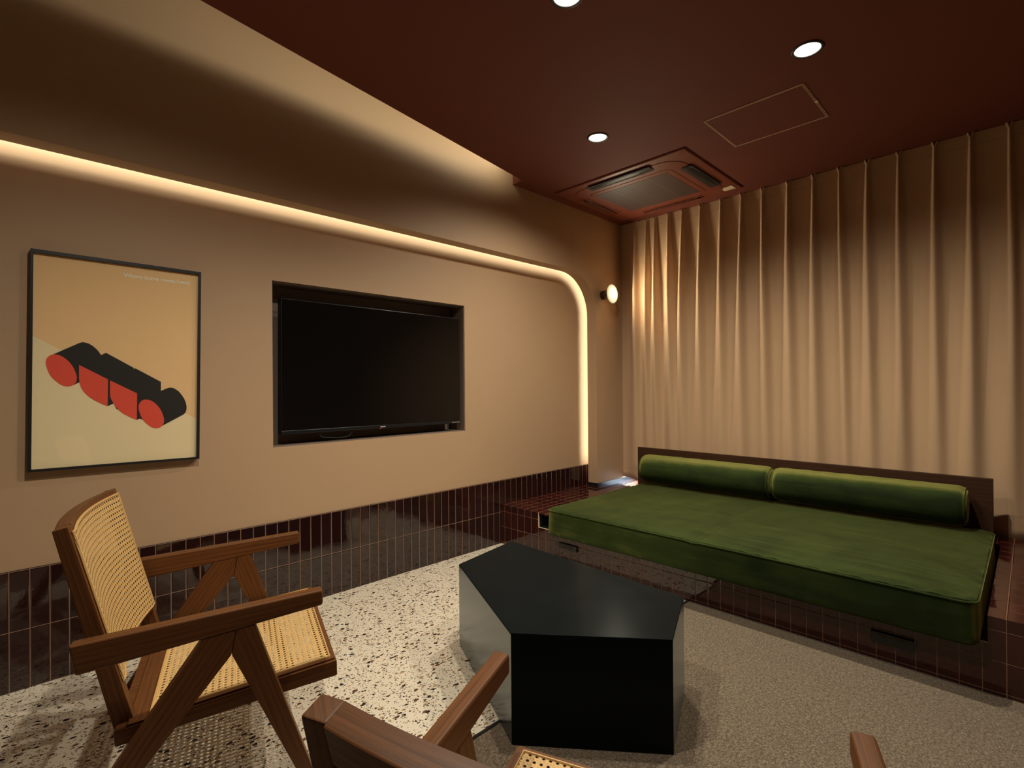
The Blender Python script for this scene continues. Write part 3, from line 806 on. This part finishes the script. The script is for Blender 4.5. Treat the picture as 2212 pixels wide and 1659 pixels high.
# ------------------------------------------------------------------ ceiling fittings
bpy.context.view_layer.update()
def downlight(x, y, label):
    o = empty('downlight', (x, y, H)); tag(o, label, 'downlight', 'recessed ceiling downlights')
    bm = B(); lathe(bm, [(.0525, .0), (.0525, -.003), (.055, -.0055), (.062, -.0045), (.066, -.0002), (.066, .0003)], 40, 'z', cap=False); obj('trim_ring', bm, M['black'], o, smooth=True)
    bm = B(); lathe(bm, [(.0545, -.001), (.050, .018), (.042, .038), (.034, .05), (.034, .055)], 40, 'z', cap=False); obj('reflector', bm, M['white'], o, smooth=True)
    bm = B(); lathe(bm, [(.0005, .046), (.033, .046), (.033, .052)], 32, 'z', cap=False); obj('lamp', bm, M['lamp'], o, smooth=True)
M['lamp'] = emit('lamp_face', (1, .90, .74), 42)
for (x, y), lb in zip(LAMPS, ('ceiling downlight above the daybed, nearest the square ceiling hatch', 'ceiling downlight beside the air conditioning cassette', 'ceiling downlight cut by the top edge, above the black table',
        'ceiling downlight above the two cane armchairs')):
    downlight(x, y, lb)

# access hatch
ah = empty('ceiling_hatch', (3.059, 1.042, H)); tag(ah, 'flush square access hatch with thin pale edge in the ceiling', 'hatch')
bm = B(); hx, hy = .226, .2575
prism(bm, [(-hx+.010, -hy+.010), (hx-.010, -hy+.010), (hx-.010, hy-.010), (-hx+.010, hy-.010)], -.002, 0, 'xy'); obj('panel', bm, M['ceiling'], ah)
bm = B()
for k, th in ((0, .0028), (.0072, .0028)):
    a, b = hx-k, hy-k
    for p, q in (((-a, -b), (a, -b+th)), ((-a, b-th), (a, b)), ((-a, -b), (-a+th, b)), ((a-th, -b), (a, b))):
        box(bm, (p[0], p[1], -.0035), (q[0], q[1], 0))
obj('frame', bm, M['trim_line'], ah)
bm = B(); box(bm, (-.01, -hy-.004, -.006), (.018, -hy+.010, 0)); obj('latch', bm, M['label'], ah)

# air conditioning cassette
ac = empty('air_conditioner', (3.525, 2.062, H)); tag(ac, 'oxblood painted ceiling air conditioning cassette beside the curtain', 'air conditioner')
R = lambda x0, y0, x1, y1, r, s=8: rrect(x0, y0, x1, y1, r, s)
def shell(name, rings, mat, parent, capb=True):
    """stack of loops (list of (pts, z)) joined to a skin"""
    bm = B(); vs = [[bm.verts.new((p[0], p[1], z)) for p in pts] for pts, z in rings]
    for a, b in zip(vs, vs[1:]):
        n = len(a)
        for i in range(n): bm.faces.new((a[i], a[(i+1) % n], b[(i+1) % n], b[i]))
    if capb: bm.faces.new(vs[-1])
    return obj(name, bm, mat, parent, auto=35)
ax, ay = .470, .538
shell('outer_panel', [(R(-ax, -ay, ax, ay, .012), 0), (R(-ax, -ay, ax, ay, .012), -.012), (R(-ax+.006, -ay+.006, ax-.006, ay-.006, .014), -.019), (R(-ax+.07, -ay+.07, ax-.07, ay-.07, .06), -.024)], M['red_plastic'], ac)
dk = shell('face_ring', [(R(-.405, -.455, .405, .455, .15), -.022), (R(-.402, -.452, .402, .452, .15), -.030), (R(-.375, -.425, .375, .425, .13), -.036), (R(-.30, -.35, .30, .35, .06), -.038)], M['red_plastic'], ac)
gx, gy = .252, .298
shell('grille_panel', [(R(-gx-.045, -gy-.045, gx+.045, gy+.045, .04), -.038), (R(-gx-.04, -gy-.04, gx+.04, gy+.04, .04), -.043), (R(-gx-.004, -gy-.004, gx+.004, gy+.004, .01), -.045)], M['red_plastic'], ac)
bm = B(); box(bm, (-gx, -gy, -.0468), (gx, gy, -.044)); obj('filter_grille', bm, M['filter'], ac)
bm = B()
for k in (-1, 0, 1): box(bm, (-gx, k*.15-.0012, -.0474), (gx, k*.15+.0012, -.0462))
obj('grille_rib', bm, M['plaster_dark'], ac)
def flap(cx, cy, l, horiz, mat):
    """slot with a curved outlet flap"""
    n = 10; w = .055
    bm = B(); rows = []
    for i in range(n+1):
        f = i/n*2-1; hw = w/2*(1-.55*abs(f)**3)
        row = []
        for j in range(5):
            g = j/4*2-1; z = -.0425-.014*(1-g*g*.75)*(1-.7*abs(f)**4)
            a, b = f*l/2, g*hw
            row.append(bm.verts.new((cx+(b if horiz else a), cy+(a if horiz else b), z)))
        rows.append(row)
    for r0, r1 in zip(rows, rows[1:]):
        for j in range(4): bm.faces.new((r0[j], r0[j+1], r1[j+1], r1[j]))
    r = bmesh.ops.solidify(bm, geom=bm.faces[:], thickness=.004)
    fo = obj('air_flap', bm, mat, ac, smooth=True)
    bm = B(); a, b = l/2+.01, w/2+.012
    pts = R(cx-(b if horiz else a), cy-(a if horiz else b), cx+(b if horiz else a), cy+(a if horiz else b), .02)
    prism(bm, pts, -.0425, -.036, 'xy'); obj('air_slot', bm, M['ink_black'] if mat == M['dark_flap'] else M['red_plastic'], ac)
flap(-.382, 0, .50, True, M['dark_flap']); flap(.382, 0, .50, True, M['red_plastic']); flap(0, -.430, .46, False, M['dark_flap']); flap(0, .430, .46, False, M['red_plastic'])
bm = B(); prism(bm, [(.335, -.505), (.415, -.505), (.415, -.420), (.350, -.420)], -.027, -.0235, 'xy'); obj('paper_label', bm, M['label'], ac)
bm = B(); box(bm, (.342, -.432, -.0278), (.360, -.424, -.0268)); obj('label_print', bm, M['ink_black'], ac)
for c in ac.children: c.data.transform(Matrix.Diagonal((1, 1, .62, 1)))

# ------------------------------------------------------------------ wall lamp
wl = empty('wall_lamp', (3.83, YO, 2.0)); tag(wl, 'small brass wall lamp with lit round glass disc beside the curtain', 'wall lamp')
bm = B(); lathe(bm, [(.001, 0), (.039, 0), (.040, -.003), (.040, -.040), (.037, -.043), (.001, -.043)], 36, 'y', cap=False); obj('wall_plate', bm, M['bronze'], wl, auto=40)
bm = B(); lathe(bm, [(.013, -.042), (.013, -.082), (.024, -.084), (.024, -.094), (.001, -.095)], 28, 'y', cap=False); obj('stem', bm, M['brass'], wl, auto=40)
bm = B(); lathe(bm, [(.0005, -.0945)] + [(.083*math.sin(a), -.105+.0105*math.cos(a)) for a in [PI*i/20 for i in range(1, 11)]], 44, 'y', cap=False); obj('back_shell', bm, M['brass'], wl, smooth=True)
bm = B(); pr = [(.083*math.sin(a), -.1052+.014*math.cos(a)) for a in [PI*i/20 for i in range(10, 20)]] + [(.0005, -.1192)]
lathe(bm, pr, 44, 'y', cap=False)
t = NT('opal_disc'); e = t.n('ShaderNodeEmission'); v = t.obc()
gr = t.n('ShaderNodeVectorMath', operation='LENGTH'); mp = t.mapping(v, (1/.083, 0, 1/.083)); t.l(mp, gr.inputs[0])
e.inputs[0].default_value = (1, .80, .42, 1); t.l(t.math('ADD', .75, t.math('MULTIPLY', t.math('POWER', t.math('SUBTRACT', 1, gr.outputs['Value'], clamp=True), 1.6), 6)), e.inputs[1])
t.l(e.outputs[0], t.out.inputs[0]); M['opal'] = t.m
obj('glass_disc', bm, M['opal'], wl, smooth=True)

# ------------------------------------------------------------------ lights
def add_light(name, typ, loc, power, color, **kw):
    d = bpy.data.lights.new(name, typ); d.energy = power; d.color = color
    for k, v in kw.items(): setattr(d, k, v)
    o = bpy.data.objects.new(name, d); COL.objects.link(o); o.location = loc; return o
def aim(o, d): o.rotation_euler = Vector(d).to_track_quat('-Z', 'Y').to_euler()
WARM = (1, 1, .82); DOWN = (1, .91, .735)
DP = [(100, 156, 1.0), (100, 156, 1.0), (92, 150, 1.0), (98, 158, 1.0)]
for (x, y), (p, an, bl) in zip(LAMPS, DP):
    o = add_light('downlight_beam', 'SPOT', (x, y, H-.008), p, DOWN, spot_size=math.radians(an), spot_blend=bl, shadow_soft_size=.03)
def strip_light(name, p, q, nrm, wd, watt_per_m, color=WARM):
    p, q = Vector(p), Vector(q); ln = (q-p).length
    o = add_light(name, 'AREA', (p+q)/2, watt_per_m*ln, color, shape='RECTANGLE', size=ln, size_y=wd)
    z = -Vector(nrm).normalized(); x = (q-p).normalized(); y = z.cross(x).normalized(); x = y.cross(z)
    o.matrix_world = Matrix.Translation((p+q)/2) @ Matrix((x, y, z)).transposed().to_4x4()
    return o
ALED = 1.7; OFF = .05; YL = 2.769
strip_light('arch_led', (-.9, YL, AZ+OFF), (1.2, YL, AZ+OFF), (0, 1, 0), .030, ALED)
strip_light('arch_led', (1.2, YL, AZ+OFF), (AX-AR, YL, AZ+OFF), (0, 1, 0), .030, ALED)
n = 8
for i in range(n):
    a0, a1 = PI/2*(1-i/n), PI/2*(1-(i+1)/n); c = lambda a: (AX-AR+(AR+OFF)*math.cos(a), YL, AZ-AR+(AR+OFF)*math.sin(a))
    strip_light('arch_led', c(a0), c(a1), (0, 1, 0), .030, ALED)
strip_light('arch_led', (AX+OFF, YL, AZ-AR), (AX+OFF, YL, .50), (0, 1, 0), .030, ALED)
# light slot strip above the ceiling edge
CLED = 2.1
xs = [2.60, 2.40, 2.15, 1.85, 1.5, 1.1, .7, .3, -.2, -.8]
off = [.060, .048, .028, .022, .014, .010, .008, .008, .008, .008]
sb = [.035, .045, .06, .078, .105, .15, .20, .27, .33, .36]
gain = [1, 1, 1, 1, 1, .85, .62, .32, .12]
for i in range(len(xs)-1):
    a, b = xs[i+1], xs[i]
    strip_light('slot_led', (a, slot_y(a)-sb[i+1], zt+.010+off[i+1]), (b, slot_y(b)-sb[i], zt+.010+off[i]), (-SLOPE, 1, 0), .036, CLED*gain[i], (1, .95, .72))
o = add_light('wall_lamp_glow', 'AREA', (3.83, YO-.122, 2.0), 7, (1, .86, .60), shape='DISK', size=.14); aim(o, (0, -1, 0))
o = add_light('daylight', 'AREA', (XB+.30, 2.30, 1.0), 260, (.66, .82, 1.0), shape='RECTANGLE', size=.7, size_y=1.3); aim(o, (-1, 0, -.05))
wd_ = bpy.data.worlds.new('world'); S.world = wd_; wd_.use_nodes = True
bg = wd_.node_tree.nodes['Background']; bg.inputs[0].default_value = (.6, .78, 1, 1); bg.inputs[1].default_value = .05

# ------------------------------------------------------------------ camera
yaw, pitch, roll, f, h = math.radians(45.2235), math.radians(.1488), math.radians(-.4495), 1112.52, 1.2
d = Vector((math.cos(yaw)*math.cos(pitch), math.sin(yaw)*math.cos(pitch), math.sin(pitch)))
r = Vector((math.sin(yaw), -math.cos(yaw), 0)); u = r.cross(d)
r2 = math.cos(roll)*r + math.sin(roll)*u; u2 = -math.sin(roll)*r + math.cos(roll)*u
cd = bpy.data.cameras.new('camera'); cam = bpy.data.objects.new('camera', cd); COL.objects.link(cam)
cd.sensor_fit = 'HORIZONTAL'; cd.sensor_width = 36; cd.lens = f/2212*36; cd.clip_start = .02
cam.matrix_world = Matrix.Translation((0, 0, h)) @ Matrix((r2, u2, -d)).transposed().to_4x4()
S.camera = cam

vs_ = S.view_settings; S.display_settings.display_device = 'sRGB'
vs_.view_transform = 'Standard'; vs_.look = 'None'; vs_.gamma = 1; vs_.exposure = 0.0; vs_.use_curve_mapping = False
cy = S.cycles
cy.max_bounces = 10; cy.diffuse_bounces = 5; cy.glossy_bounces = 4; cy.transparent_max_bounces = 12; cy.transmission_bounces = 4
cy.caustics_reflective = True; cy.blur_glossy = .3; cy.caustics_refractive = False; cy.sample_clamp_indirect = 4.0
cy.use_denoising = True
try: cy.denoiser = 'OPENIMAGEDENOISE'; cy.denoising_input_passes = 'RGB_ALBEDO_NORMAL'
except Exception: pass
